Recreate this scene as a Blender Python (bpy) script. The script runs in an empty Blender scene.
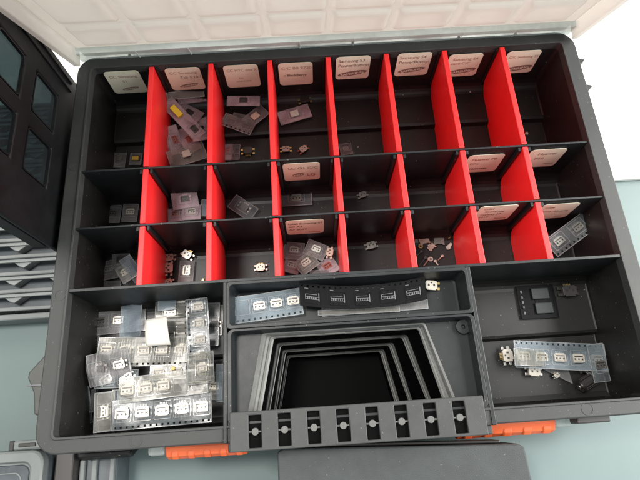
import bpy, math, random
from mathutils import Vector, Euler, Matrix
random.seed(7)
SC = bpy.context.scene
COL = SC.collection
MM = 0.001

# ------------------------------------------------------------------ camera
cam_d = bpy.data.cameras.new('camera'); cam = bpy.data.objects.new('camera', cam_d); COL.objects.link(cam)
F = 507.16
cam.location = (0.17523, -0.29416, 0.35455)
cam.rotation_euler = (0.34593, 0.00251, -0.06535)
cam_d.sensor_width = 36; cam_d.lens = F/640*36; cam_d.clip_start = 0.005; cam_d.clip_end = 60
SC.camera = cam

# ------------------------------------------------------------------ light
SC.view_settings.view_transform = 'Standard'; SC.view_settings.look = 'None'
SC.view_settings.exposure = 0.5; SC.view_settings.gamma = 1
w = bpy.data.worlds.new("World"); SC.world = w; w.use_nodes = True
w.node_tree.nodes['Background'].inputs[0].default_value = (0.86, 0.90, 0.88, 1)
w.node_tree.nodes['Background'].inputs[1].default_value = 0.72
def area(name, loc, target, size, power, color, sy=None):
    d = bpy.data.lights.new(name, 'AREA'); d.energy = power; d.color = color; d.size = size
    if sy: d.shape = 'RECTANGLE'; d.size_y = sy
    o = bpy.data.objects.new(name, d); COL.objects.link(o); o.location = loc
    o.rotation_euler = (Vector(target)-Vector(loc)).to_track_quat('-Z', 'Y').to_euler()
    return o
area('window_light', (1.25, -0.12, 0.72), (0.40, -0.2, 0), 0.8, 25, (1.0, 0.98, 0.94))
area('ceiling_lamp', (-0.34, -0.02, 1.5), (0.12, -0.2, 0), 0.34, 16, (1.0, 0.94, 0.88))
area('warm_lamp', (0.20, 0.95, 1.0), (0.2, 0.0, 0.0), 0.5, 14, (1.0, 0.82, 0.72))

try:
    SC.cycles.transparent_max_bounces = 24
except Exception: pass

# ------------------------------------------------------------------ materials
MATS = {}
def mat(name, col, rough=0.5, metal=0.0, noise=0.0, nscale=40, bump=0.0, bscale=900, spec=0.5, rvar=0.0, specks=0.0, col2=None, trans=0.0, emis=None):
    m = bpy.data.materials.new(name); m.use_nodes = True; nt = m.node_tree; b = nt.nodes['Principled BSDF']
    b.inputs['Base Color'].default_value = (*col, 1); b.inputs['Roughness'].default_value = rough
    b.inputs['Metallic'].default_value = metal
    b.inputs['Specular IOR Level'].default_value = spec
    if trans: b.inputs['Transmission Weight'].default_value = trans
    tc = nt.nodes.new('ShaderNodeTexCoord')
    if noise or rvar or specks:
        n = nt.nodes.new('ShaderNodeTexNoise'); n.inputs['Scale'].default_value = nscale; n.inputs['Detail'].default_value = 6
        n.inputs['Roughness'].default_value = 0.65
        nt.links.new(tc.outputs['Object'], n.inputs['Vector'])
        out = None
        if noise:
            r = nt.nodes.new('ShaderNodeValToRGB'); c2 = col2 or tuple(min(1, c*(1+noise)) for c in col); c1 = tuple(c*(1-noise) for c in col)
            r.color_ramp.elements[0].position = 0.3; r.color_ramp.elements[1].position = 0.7
            r.color_ramp.elements[0].color = (*c1, 1); r.color_ramp.elements[1].color = (*c2, 1)
            nt.links.new(n.outputs['Fac'], r.inputs[0]); out = r.outputs[0]
        if rvar:
            mr = nt.nodes.new('ShaderNodeMapRange'); mr.inputs['From Min'].default_value = .3; mr.inputs['From Max'].default_value = .7
            mr.inputs['To Min'].default_value = max(0.03, rough-rvar); mr.inputs['To Max'].default_value = rough+rvar
            nt.links.new(n.outputs['Fac'], mr.inputs['Value']); nt.links.new(mr.outputs[0], b.inputs['Roughness'])
        if specks:                                   # dust lying on the plastic
            v = nt.nodes.new('ShaderNodeTexNoise'); v.inputs['Scale'].default_value = 520; v.inputs['Detail'].default_value = 1
            nt.links.new(tc.outputs['Object'], v.inputs['Vector'])
            mm = nt.nodes.new('ShaderNodeMapRange'); mm.inputs['From Min'].default_value = .74; mm.inputs['From Max'].default_value = .80
            mm.inputs['To Max'].default_value = specks
            nt.links.new(v.outputs['Fac'], mm.inputs['Value'])
            mx = nt.nodes.new('ShaderNodeMixRGB'); mx.inputs['Color2'].default_value = (.45, .43, .4, 1)
            if out: nt.links.new(out, mx.inputs['Color1'])
            else: mx.inputs['Color1'].default_value = (*col, 1)
            nt.links.new(mm.outputs[0], mx.inputs['Fac']); out = mx.outputs[0]
        if out: nt.links.new(out, b.inputs['Base Color'])
    if bump:
        n2 = nt.nodes.new('ShaderNodeTexNoise'); n2.inputs['Scale'].default_value = bscale; n2.inputs['Detail'].default_value = 3
        nt.links.new(tc.outputs['Object'], n2.inputs['Vector'])
        bp = nt.nodes.new('ShaderNodeBump'); bp.inputs['Strength'].default_value = bump; bp.inputs['Distance'].default_value = 0.0004
        nt.links.new(n2.outputs['Fac'], bp.inputs['Height']); nt.links.new(bp.outputs[0], b.inputs['Normal'])
    MATS[name] = m; return m
def clear(name, tint, body, fac, rough=0.12, nscale=45, wrinkle=0.12):
    """thin clear film: mostly see-through, partly milky and glossy"""
    m = bpy.data.materials.new(name); m.use_nodes = True; nt = m.node_tree; b = nt.nodes['Principled BSDF']
    b.inputs['Base Color'].default_value = (*body, 1); b.inputs['Roughness'].default_value = rough
    b.inputs['Specular IOR Level'].default_value = 0.5
    tr = nt.nodes.new('ShaderNodeBsdfTransparent'); tr.inputs[0].default_value = (*tint, 1)
    mx = nt.nodes.new('ShaderNodeMixShader'); tc = nt.nodes.new('ShaderNodeTexCoord')
    n = nt.nodes.new('ShaderNodeTexNoise'); n.inputs['Scale'].default_value = nscale; n.inputs['Detail'].default_value = 4
    nt.links.new(tc.outputs['Object'], n.inputs['Vector'])
    mr = nt.nodes.new('ShaderNodeMapRange'); mr.inputs['From Min'].default_value = .35; mr.inputs['From Max'].default_value = .65
    mr.inputs['To Min'].default_value = fac*0.55; mr.inputs['To Max'].default_value = min(1, fac*1.5)
    nt.links.new(n.outputs['Fac'], mr.inputs['Value']); nt.links.new(mr.outputs[0], mx.inputs[0])
    bp = nt.nodes.new('ShaderNodeBump'); bp.inputs['Strength'].default_value = wrinkle; bp.inputs['Distance'].default_value = 0.002
    nt.links.new(n.outputs['Fac'], bp.inputs['Height']); nt.links.new(bp.outputs[0], b.inputs['Normal'])
    nt.links.new(tr.outputs[0], mx.inputs[1]); nt.links.new(b.outputs[0], mx.inputs[2])
    nt.links.new(mx.outputs[0], nt.nodes['Material Output'].inputs[0])
    MATS[name] = m; return m
mat('black_plastic', (.0105, .0102, .0100), .42, spec=.38, noise=.3, nscale=25, bump=.14, bscale=1800, rvar=.08, specks=.35)
mat('rim_plastic', (.034, .036, .0355), .55, spec=.4, noise=.25, nscale=30, bump=.14, bscale=1800, rvar=.08, specks=.2)
mat('tray_plastic', (.0105, .013, .0145), .42, spec=.4, noise=.25, nscale=30, bump=.12, bscale=1800, rvar=.08, specks=.3)
mat('bar_plastic', (.034, .036, .036), .55, noise=.2, nscale=60, bump=.2, bscale=1500, specks=.25)
mat('recess_shade', (.0012, .0013, .0014), .6, spec=.05)  # near-black: the shade of the deep well and slots put into the colour
mat('well_grey', (.095, .097, .093), .42, noise=.3, nscale=60)
mat('pin_grey', (.10, .10, .098), .5)
mat('red_plastic', (.84, .022, .024), .42, noise=.06, nscale=40, bump=.15, bscale=500)
mat('orange_plastic', (.72, .13, .04), .45, noise=.08, nscale=60)
mat('table', (.128, .178, .178), .55, noise=.05, nscale=6, bump=.1, bscale=300)
mat('white_board', (.66, .67, .645), .6, noise=.02, nscale=8)
mat('sticker_pink', (.70, .61, .48), .45, noise=.05, nscale=60)
mat('sticker_cream', (.74, .72, .58), .45, noise=.05, nscale=60)
mat('ink', (.22, .14, .11), .6)
mat('ink_light', (.38, .22, .16), .6)
mat('silver', (.31, .297, .275), .36, metal=1, noise=.15, nscale=500)
mat('bright_metal', (.55, .53, .50), .35, metal=.6, noise=.1, nscale=500)
mat('copper', (.55, .40, .34), .35, metal=.8, noise=.2, nscale=500)
mat('gold', (.62, .44, .18), .3, metal=1)
mat('chip_black', (.02, .018, .017), .35)
mat('chip_dark', (.035, .032, .032), .4)
mat('chip_white', (.46, .43, .38), .5)
mat('chip_red', (.34, .09, .07), .5)
mat('yellow', (.85, .75, .05), .5)
mat('amber', (.75, .40, .05), .4)
mat('paper', (.60, .58, .54), .7, noise=.02, nscale=30)
mat('hole_dark', (.01, .01, .012), .6)
mat('esd_black', (.006, .006, .007), .35, noise=.2, nscale=200, spec=.1)
mat('line_grey', (.12, .125, .13), .5)
mat('rack_grey', (.14, .155, .155), .45, noise=.2, nscale=20, rvar=.1)
mat('rack_white', (.22, .24, .238), .4, noise=.1, nscale=30)
mat('rack_slate', (.06, .075, .085), .4, noise=.3, nscale=25)
mat('inset_slate', (.045, .055, .065), .35, noise=.4, nscale=60)
mat('latch_grey', (.045, .048, .043), .45, noise=.1)
mat('box_black', (.030, .036, .037), .55, noise=.2, nscale=60, bump=.5, bscale=1500, specks=.2)
mat('panel_black', (.0055, .006, .007), .5, spec=.3, noise=.3, nscale=30, rvar=.08)
mat('screw', (.03, .03, .03), .4)
mat('steel_dark', (.10, .10, .11), .3, metal=.7)
clear('film_clear', (.90, .915, .93), (.30, .34, .36), .17)
clear('film_milky', (.90, .90, .88), (.40, .395, .37), .20, rough=.16)
clear('film_pink', (.90, .85, .88), (.72, .62, .68), .32, rough=.16)
clear('film_grey', (.82, .83, .84), (.40, .39, .39), .25, rough=.16)
clear('film_edge', (.86, .87, .88), (.48, .49, .50), .34)
clear('film_blue', (.88, .91, .94), (.36, .43, .48), .24, rough=.14)
clear('clear_plastic', (.85, .88, .88), (.7, .73, .72), .45, rough=.15, nscale=30, wrinkle=.1)
clear('lid_plastic', (.93, .93, .92), (.86, .86, .85), .66, rough=.6, nscale=12, wrinkle=.05)
clear('lid_edge', (.90, .94, .93), (.62, .69, .68), .62, rough=.5, nscale=20, wrinkle=.1)
clear('smoked_pane', (.18, .23, .24), (.05, .06, .065), .30, rough=.12, nscale=20, wrinkle=.05)
clear('smoky_lid', (.35, .37, .38), (.17, .185, .19), .6, rough=.3, nscale=20, wrinkle=.1)

def frosted():
    """milky sheet: passes light diffusely from behind as well as reflecting it"""
    nt = MATS['lid_plastic'].node_tree; nt.nodes.clear()
    out = nt.nodes.new('ShaderNodeOutputMaterial'); d = nt.nodes.new('ShaderNodeBsdfDiffuse'); t_ = nt.nodes.new('ShaderNodeBsdfTranslucent')
    g = nt.nodes.new('ShaderNodeBsdfGlossy'); tr = nt.nodes.new('ShaderNodeBsdfTransparent')
    d.inputs[0].default_value = (.75, .735, .70, 1); t_.inputs[0].default_value = (.75, .74, .71, 1); tr.inputs[0].default_value = (.95, .95, .94, 1)
    g.inputs['Roughness'].default_value = .3
    m1 = nt.nodes.new('ShaderNodeMixShader'); m1.inputs[0].default_value = .42
    m2 = nt.nodes.new('ShaderNodeMixShader'); m2.inputs[0].default_value = .04
    m3 = nt.nodes.new('ShaderNodeMixShader'); m3.inputs[0].default_value = .14
    nt.links.new(d.outputs[0], m1.inputs[1]); nt.links.new(t_.outputs[0], m1.inputs[2])
    nt.links.new(m1.outputs[0], m2.inputs[1]); nt.links.new(g.outputs[0], m2.inputs[2])
    nt.links.new(m2.outputs[0], m3.inputs[1]); nt.links.new(tr.outputs[0], m3.inputs[2]); nt.links.new(m3.outputs[0], out.inputs[0])
frosted()

# ------------------------------------------------------------------ helpers
def W(u, v, z):
    """pixel of the 640x480 photograph + real height in mm -> place in mm, used for planning where things lie"""
    R = cam.rotation_euler.to_matrix(); d = R @ Vector(((u-320)/F, -(v-240)/F, -1))
    t = (z*MM - cam.location.z)/d.z; p = cam.location + d*t
    return p.x/MM, p.y/MM
class MB:
    def __init__(s): s.v = []; s.f = []; s.m = []; s.cur = 0
    def add(s, vs, fs):
        b = len(s.v); s.v += [tuple(x) for x in vs]; s.f += [tuple(i+b for i in f) for f in fs]; s.m += [s.cur]*len(fs); return s
    def box(s, x0, x1, y0, y1, z0, z1):
        x0, x1 = sorted((x0, x1)); y0, y1 = sorted((y0, y1)); z0, z1 = sorted((z0, z1))
        return s.add([(x0,y0,z0),(x1,y0,z0),(x1,y1,z0),(x0,y1,z0),(x0,y0,z1),(x1,y0,z1),(x1,y1,z1),(x0,y1,z1)],
              [(3,2,1,0),(4,5,6,7),(0,1,5,4),(1,2,6,5),(2,3,7,6),(3,0,4,7)])
    def prism(s, pts, z0, z1):
        n = len(pts)
        a = sum(pts[i][0]*pts[(i+1)%n][1]-pts[(i+1)%n][0]*pts[i][1] for i in range(n))
        if a < 0: pts = pts[::-1]
        return s.add([(x,y,z0) for x,y in pts]+[(x,y,z1) for x,y in pts],
              [tuple(range(n-1,-1,-1)), tuple(range(n,2*n))]+[(i,(i+1)%n,(i+1)%n+n,i+n) for i in range(n)])
    def prism_x(s, pts, x0, x1):     # pts in (y,z)
        n = len(pts)
        a = sum(pts[i][0]*pts[(i+1)%n][1]-pts[(i+1)%n][0]*pts[i][1] for i in range(n))
        if a < 0: pts = pts[::-1]
        return s.add([(x0,y,z) for y,z in pts]+[(x1,y,z) for y,z in pts],
              [tuple(range(n-1,-1,-1)), tuple(range(n,2*n))]+[(i,(i+1)%n,(i+1)%n+n,i+n) for i in range(n)])
    def prism_y(s, pts, y0, y1):     # pts in (x,z)
        k = MB().prism_x(pts, y0, y1)
        return s.add([(b, a, c) for a, b, c in k.v], [f[::-1] for f in k.f])
    def loops(s, ls, closed=True, cap0=False, cap1=False):
        n = len(ls[0]); vs = [p for l in ls for p in l]; fs = []
        for k in range(len(ls)-1):
            for i in range(n if closed else n-1):
                j = (i+1) % n; fs.append((k*n+i, k*n+j, (k+1)*n+j, (k+1)*n+i))
        if cap0: fs.append(tuple(range(n-1,-1,-1)))
        if cap1: fs.append(tuple(range((len(ls)-1)*n, len(ls)*n)))
        return s.add(vs, fs)
    def cyl(s, c, r, z0, z1, n=20, r1=None):
        r1 = r if r1 is None else r1
        a = [(c[0]+r*math.cos(2*math.pi*i/n), c[1]+r*math.sin(2*math.pi*i/n), z0) for i in range(n)]
        b = [(c[0]+r1*math.cos(2*math.pi*i/n), c[1]+r1*math.sin(2*math.pi*i/n), z1) for i in range(n)]
        return s.loops([a, b], True, True, True)
    def rod(s, p0, p1, r, n=12):
        p0 = Vector(p0); p1 = Vector(p1); d = (p1-p0).normalized()
        u = d.orthogonal().normalized(); q = d.cross(u)
        L = [[tuple(p+u*r*math.cos(2*math.pi*i/n)+q*r*math.sin(2*math.pi*i/n)) for i in range(n)] for p in (p0, p1)]
        return s.loops(L, True, True, True)
    def ring(s, c, r0, r1, z0, z1, n=18):
        def L(r, z): return [(c[0]+r*math.cos(2*math.pi*i/n), c[1]+r*math.sin(2*math.pi*i/n), z) for i in range(n)]
        return s.loops([L(r0,z0), L(r1,z0), L(r1,z1), L(r0,z1), L(r0,z0)])
    def cells(s, xs, ys, z0, z1, holes=()):
        """plate of cells with some left out: one closed solid with real openings"""
        holes = set(holes); nx, ny = len(xs)-1, len(ys)-1; b = len(s.v)
        for z in (z0, z1):
            for y in ys:
                for x in xs: s.v.append((x, y, z))
        N = (nx+1)*(ny+1); ix = lambda i, j, k: b+k*N+j*(nx+1)+i
        def ok(i, j): return 0 <= i < nx and 0 <= j < ny and (i, j) not in holes
        for i in range(nx):
            for j in range(ny):
                if not ok(i, j): continue
                F_ = [(ix(i,j,1),ix(i+1,j,1),ix(i+1,j+1,1),ix(i,j+1,1)), (ix(i,j+1,0),ix(i+1,j+1,0),ix(i+1,j,0),ix(i,j,0))]
                if not ok(i,j-1): F_.append((ix(i,j,0),ix(i+1,j,0),ix(i+1,j,1),ix(i,j,1)))
                if not ok(i,j+1): F_.append((ix(i+1,j+1,0),ix(i,j+1,0),ix(i,j+1,1),ix(i+1,j+1,1)))
                if not ok(i-1,j): F_.append((ix(i,j+1,0),ix(i,j,0),ix(i,j,1),ix(i,j+1,1)))
                if not ok(i+1,j): F_.append((ix(i+1,j,0),ix(i+1,j+1,0),ix(i+1,j+1,1),ix(i+1,j,1)))
                s.f += F_; s.m += [s.cur]*len(F_)
        return s
    def mesh(s, name, mats, smooth=False):
        me = bpy.data.meshes.new(name); me.from_pydata([(x*MM, y*MM, z*MM) for x, y, z in s.v], [], s.f); me.validate()
        for m in ([mats] if isinstance(mats, str) else mats): me.materials.append(MATS[m])
        if len(me.polygons) == len(s.m):
            me.polygons.foreach_set('material_index', s.m)
        if smooth: me.polygons.foreach_set('use_smooth', [True]*len(me.polygons))
        me.update(); return me
    def build(s, name, mats, parent=None, bevel=0, smooth=False, seg=2):
        o = bpy.data.objects.new(name, s.mesh(name, mats, smooth)); COL.objects.link(o)
        if parent: o.parent = parent
        if bevel: add_bevel(o, bevel, seg)
        return o
def add_bevel(o, wdt, seg=2):
    b = o.modifiers.new('bevel', 'BEVEL'); b.width = wdt*MM; b.segments = seg; b.limit_method = 'ANGLE'; b.angle_limit = math.radians(40)
def tag(o, label=None, cat=None, group=None, kind=None):
    if label: o['label'] = label
    if cat: o['category'] = cat
    if group: o['group'] = group
    if kind: o['kind'] = kind
    return o
def empty(name, loc, rot=(0,0,0), label=None, cat=None, group=None):
    o = bpy.data.objects.new(name, None); COL.objects.link(o); o.empty_display_size = .01
    o.location = [c*MM for c in loc]; o.rotation_euler = rot
    return tag(o, label, cat, group)
def rrect(x0, x1, y0, y1, r, n=6):
    x0, x1 = sorted((x0, x1)); y0, y1 = sorted((y0, y1)); P = []
    for cx, cy, a0 in ((x1-r, y1-r, 0), (x0+r, y1-r, 90), (x0+r, y0+r, 180), (x1-r, y0+r, 270)):
        for k in range(n+1):
            a = math.radians(a0+90*k/n); P.append((cx+r*math.cos(a), cy+r*math.sin(a)))
    return P
def at(P, z): return [(x, y, z) for x, y in P]

# ------------------------------------------------------------------ setting
ZT = -80
t = MB(); t.box(-3000, 3000, -2500, 1500, ZT-30, ZT); tag(t.build('table_top', 'table'), kind='structure')

# white board behind
b = MB(); b.box(-500, 1300, -98, 900, ZT+0.3, ZT+5)
tag(b.build('white_board', 'white_board', bevel=1), 'large plain white board lying behind and to the right of the open case', 'board')

# ------------------------------------------------------------------ the organizer case
IW, IH = 402, -292
case = empty('organizer_case', (0, 0, ZT), label='large open black organizer case holding red dividers, stickers and small phone parts', cat='organizer case')
CZ = -ZT   # children coordinates are relative to the Empty's base
def cb(mb, name, m, bevel=0, parent=None, smooth=False):
    o = mb.build(name, m, case, bevel, smooth)
    o.location = (0, 0, CZ*MM)
    return o
# rim
m = MB()
inn = rrect(0, IW, 0, IH, 3); out = rrect(-12.5, IW+12.5, 12.5, IH-10.5, 15); o2 = rrect(-11.8, IW+11.8, 11.8, IH-9.8, 14.5)
i2 = rrect(-1.6, IW+1.6, 1.6, IH-1.6, 3.5)
m.loops([at(inn, -7), at(inn, .7), at(i2, .7), at(i2, -.3), at(o2, -.5), at(out, -1.4), at(out, -13), at(rrect(-9.5, IW+9.5, 9.5, IH-7.5, 12), -13), at(rrect(-9.5, IW+9.5, 9.5, IH-7.5, 12), -3)])
cb(m, 'rim', 'rim_plastic', .35)
# tub: inner wall, outer wall
m = MB()
m.loops([at(rrect(0.05, IW-.05, -.05, IH+.05, 3), -6.9), at(rrect(1, IW-1, -1, IH+1, 4), -63)])
m.loops([at(rrect(-9, IW+9, 9, IH-7, 12), -12.9), at(rrect(-5, IW+5, 5, IH-4, 12), -76), at(rrect(-3, IW+3, 3, IH-2, 10), -79.9)], cap1=True)
cb(m, 'tub', 'black_plastic')
# floors with coved backs
def cove(yb, zf, r=15, top=-30):
    P = [(yb, top)]
    for k in range(7):
        a = math.radians(90*k/6); P.append((yb-r*.62*(1-math.cos(a)), zf+r*(1-math.sin(a))))
    return P
rows = [(0, -97, True), (-98, -145, False), (-146, -193, False)]
def floor_sheet(x0, x1, pts, name='compartment_floor', side=True):
    m = MB(); th = 1.2
    m.prism_x(pts+[(pts[-1][0], -64), (pts[0][0], -64)], x0, x1)
    return m
r1 = cove(0, -54, 13) + [(-37, -54), (-39.5, -55), (-41, -59), (-97, -60)]
m = floor_sheet(.3, IW-.3, r1)
m2 = floor_sheet(.3, IW-.3, cove(-97.5, -60, 16)+[(-145, -60)])
m3 = floor_sheet(.3, IW-.3, cove(-145.5, -60, 16)+[(-193, -60)])
fr = cove(-193.5, -54, 15) + [(-238, -54), (-240, -55), (-241.5, -59.5), (-285, -60), (-289, -58.5), (-291.3, -54), (-291.9, -48)]
m4 = floor_sheet(.3, 112, fr); m5 = floor_sheet(289, IW-.3, fr)
for k in (m, m2, m3, m4, m5): cb(k, 'compartment_floor', 'black_plastic')
# side coves (the moulded corner between floor and end walls)
for side in (0, 1):
    m = MB()
    for (y0, y1, z) in ((-1, -37, -54), (-39, -96.5, -60), (-98.3, -144.5, -60), (-146.3, -192.5, -60), (-194.5, -238, -54), (-241, -291, -60)):
        P = [(0.2, z-.5), (0.2, z+4), (.5, z+2), (1.1, z+.9), (2.0, z+.25), (2.8, z-.5)]
        if side: P = [(IW-x, zz) for x, zz in P]
        m.prism_y(P, y0, y1)
    cb(m, 'corner_cove', 'black_plastic')
# fixed long walls between the rows with guide ribs for the dividers
COLX = [i*50.1 for i in range(1, 8)]
def wall(yc, th, z1, ribs_back, ribs_front, x0=.2, x1=IW-.2):
    m = MB(); m.prism_x([(yc-th/2, z1), (yc+th/2, z1), (yc+th/2+.4, -62), (yc-th/2-.4, -62)], x0, x1)
    for X in COLX:
        for sgn in (-1, 1):
            for on, s2 in ((ribs_front, -1), (ribs_back, 1)):
                if on:
                    xa = X+sgn*2.9; xb = X+sgn*5.0
                    ya = yc+s2*th/2; yb = yc+s2*(th/2+3.4)
                    m.box(xa, xb, ya, yb, -61, z1-1.2)
    return cb(m, 'divider_wall', 'tray_plastic', .25)
wall(-97, 1.5, -.8, False, True); wall(-145.3, 1.5, -.8, False, True)
wall(-193.3, 2.2, 0, False, False)
# back wall guide ribs
for X in COLX:
    for s in (-1, 1):
        m = MB(); m.box(X+s*2.9, X+s*4.6, 0, -2.2, -50, -2); cb(m, 'guide_rib', 'black_plastic', .25)
# centre section: side walls, tray, well
m = MB(); m.prism_y([(110.8, .8), (113.6, .8), (114, -62), (110.2, -62)], -194.5, -303)
cb(m, 'side_wall', 'tray_plastic', .5); m = MB()
m.prism_y([(287.2, .8), (290, .8), (290.8, -62), (286.8, -62)], -194.5, -303)
cb(m, 'side_wall', 'tray_plastic', .5)
m = MB()
oi = rrect(115.5, 285.5, -197, -226, 2.5); oo = rrect(113.2, 287.6, -194.6, -228.6, 2.5); ob = rrect(118, 283, -199, -224.5, 3)
m.loops([at(oo, -4), at(oo, 1.2), at(oi, 1.2), at(oi, -1), at(ob, -17), at(rrect(119.5, 281.5, -200.5, -223, 2), -18)], cap1=True)
cb(m, 'small_parts_tray', 'tray_plastic', .4)
# well top plate with raised lip
m = MB()
L = rrect(116.5, 284.5, -230.6, -290, 3); Lo = rrect(113.8, 287, -228.8, -292, 4)
def trap(xa, xb, yt, xc, xd, yb, r=2.0):
    """rounded trapezoid, back edge xa..xb at yt, front edge xc..xd at yb"""
    c = [(xb, yt), (xa, yt), (xc, yb), (xd, yb)]; P = []
    for i in range(4):
        p = Vector(c[i]); a = (Vector(c[i-1])-p).normalized(); b_ = (Vector(c[(i+1)%4])-p).normalized()
        s = p+a*r; e = p+b_*r
        for k in range(7):
            u = k/6; q = s*(1-u)**2+p*2*u*(1-u)+e*u*u; P.append((q.x, q.y))
    return P
A0 = W(262, 333, -9); A1 = W(248.5, 409.5, -9); A2 = W(425, 323.5, -9); A3 = W(455, 397, -9)
def fr_loop(tl, bl, tr, br, z, yb=-289):
    a, b_, c, d = W(*tl, z), W(*bl, z), W(*tr, z), W(*br, z)
    yt = (a[1]+c[1])/2
    def ext(p, q): k = (yb-p[1])/(q[1]-p[1]); return p[0]+(q[0]-p[0])*k
    return at(trap(a[0], c[0], yt, ext(a, b_), ext(c, d), yb), z)
S = [
 ((262,333),(248.5,409.5),(425,323.5),(455,397),-9),      # ring A outside
 ((268,335.5),(255.5,409),(422.5,326),(449,397.5),-9.5),
 ((269,336),(257,409),(422,326.5),(447.5,398),-12),
 ((274,338.5),(262,408),(418,329),(442,398),-12.5),        # ring A inside
 ((277,343),(266,408),(407,335),(431,399),-30),            # ring B outside
 ((281,345.5),(270.5,408),(402,338),(426,399.5),-30.5),
 ((282.5,349),(274,408),(393.5,344),(412,399.5),-46),      # ring C
 ((286,351),(277,408),(389,347),(408,400),-46.5),
 ((287,354.5),(279,408),(384,350),(399,400),-60),          # ring D
 ((289,356.5),(281,408),(380,353),(394,400),-60.5),
]
LP = [fr_loop(*k[:4], k[4]) for k in S]
# plate between lip and ring A: outline matched point by point around the opening
def around(loop, x0, x1, y0, y1, z):
    cx = sum(p[0] for p in loop)/len(loop); cy = sum(p[1] for p in loop)/len(loop); R_ = []
    for p in loop:
        dx, dy = p[0]-cx, p[1]-cy; k = min((((x1-cx) if dx > 0 else (x0-cx))/dx) if abs(dx) > 1e-6 else 1e9, (((y1-cy) if dy > 0 else (y0-cy))/dy) if abs(dy) > 1e-6 else 1e9)
        R_.append((cx+dx*k, cy+dy*k, z))
    return R_
m.loops([at(Lo, -4), at(Lo, 1.0), at(L, 1.0), at(rrect(117.5, 283.5, -231.6, -290, 3), -8.9)])
cb(m, 'well_lip', 'tray_plastic', .4)
m = MB(); m.box(0, 0, 0, 0, 0, 0); m = MB()
T = [(p[0]+dx, p[1]+dy, -9.7) for p, dx, dy in ((W(262,333,-9), 2, -2), (W(425,323.5,-9), -2, -2), (W(455,397,-9), -1, 0), (W(248.5,409.5,-9), 1, 0))]
yt_ = (T[0][1]+T[1][1])/2
O = [(117, -231, -9.7), (284, -231, -9.7), (284, -290, -9.7), (117, -290, -9.7)]
m.add(O+T, [(0, 4, 5, 1), (1, 5, 6, 2), (3, 7, 4, 0)])
cb(m, 'well_plate', 'tray_plastic')
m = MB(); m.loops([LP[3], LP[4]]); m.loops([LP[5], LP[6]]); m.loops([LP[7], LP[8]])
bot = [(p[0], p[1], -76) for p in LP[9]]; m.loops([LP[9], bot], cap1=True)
cb(m, 'well_wall', 'recess_shade')
for a, b_ in ((0, 3), (4, 5), (6, 7), (8, 9)):
    def mixl(t_, dz): return [tuple(LP[a][i][c]*(1-t_)+LP[b_][i][c]*t_+(dz if c == 2 else 0) for c in range(3)) for i in range(len(LP[a]))]
    m = MB(); m.loops([mixl(0, 0), mixl(.22, .4), mixl(.34, -.2), mixl(.42, -1.1), mixl(.62, -1.1), mixl(.70, -.2), mixl(.86, .2), mixl(1, 0)])
    cb(m, 'well_frame', 'well_grey')
for (u, v) in ((463, 327),):
    x, y = W(u, v, -8); m = MB(); m.ring((x, y), 1.4, 5.2, -9, -6.5, 24); m.cyl((x, y), 1.4, -9, -8, 16)
    cb(m, 'screw_boss', 'tray_plastic', .3)
# slotted hinge bar, eight slots each with a pin
xs = [115.5]; cxs = [132+19.15*i for i in range(8)]
for c in cxs: xs += [c-4.1, c+4.1]
xs.append(283)
m = MB(); m.cells(xs, [-308.5, -306.6, -286.6, -284], -13, 3.4, [(2*i+1, 1) for i in range(8)])
cb(m, 'hinge_bar', 'bar_plastic', .6)
m = MB(); m.box(116, 282.5, -306.9, -286.3, -16, .95); cb(m, 'slot_shade_plate', 'recess_shade')  # added black plate standing in for the shade inside the slots
m = MB(); m.box(113.6, 287.2, -308.6, -303.05, -16, -1); m.box(111.0, 115.2, -303.0, -284, -14, -.6); m.box(283.3, 290, -303.0, -284, -14, -.6)
cb(m, 'bar_base', 'rim_plastic', .8)
for c in cxs:
    m = MB(); m.cyl((c, -296.8), 2.4, 1, 3.1, 24, 2.2); m.rod((c-4.0, -296.8, 1.9), (c+4.0, -296.8, 1.9), .6)
    cb(m, 'hinge_pin', 'pin_grey', 0)
# hinge knuckles on the back, fins and stops on the sides
m = MB()
for x in (30, 80, 176, 223, 316, 366): m.box(x-1, x+1, 11.5, 15, -10, -1.5)
cb(m, 'hinge_knuckle', 'rim_plastic', .3)
for y in (-14, -41):
    m = MB(); m.prism([(IW+12.3, y+2), (IW+19, y), (IW+19.5, y-1.2), (IW+12.3, y-8)], -11, -5); cb(m, 'side_fin', 'rim_plastic', .4)
for x, y in ((IW+12.5, -102), (IW+12.5, -197), (-12.5, -93), (-12.5, -196)):
    m = MB(); m.rod((x-2.2, y, -9), (x+2.2, y, -9), 4.2, 20); cb(m, 'side_hinge', 'rim_plastic', .5)
    m = MB(); m.rod((x-3.0, y, -9), (x+3.0, y, -9), 1.6, 14); cb(m, 'side_hinge_pin', 'pin_grey')
# small round marks moulded in the front rim
for x, y in ((54, -297), (352, -297), (-6, -92), (-6, -196)):
    m = MB(); m.ring((x, y), 3.4, 4.2, -.6, -.15, 28); cb(m, 'moulding_mark', 'rim_plastic')
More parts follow.
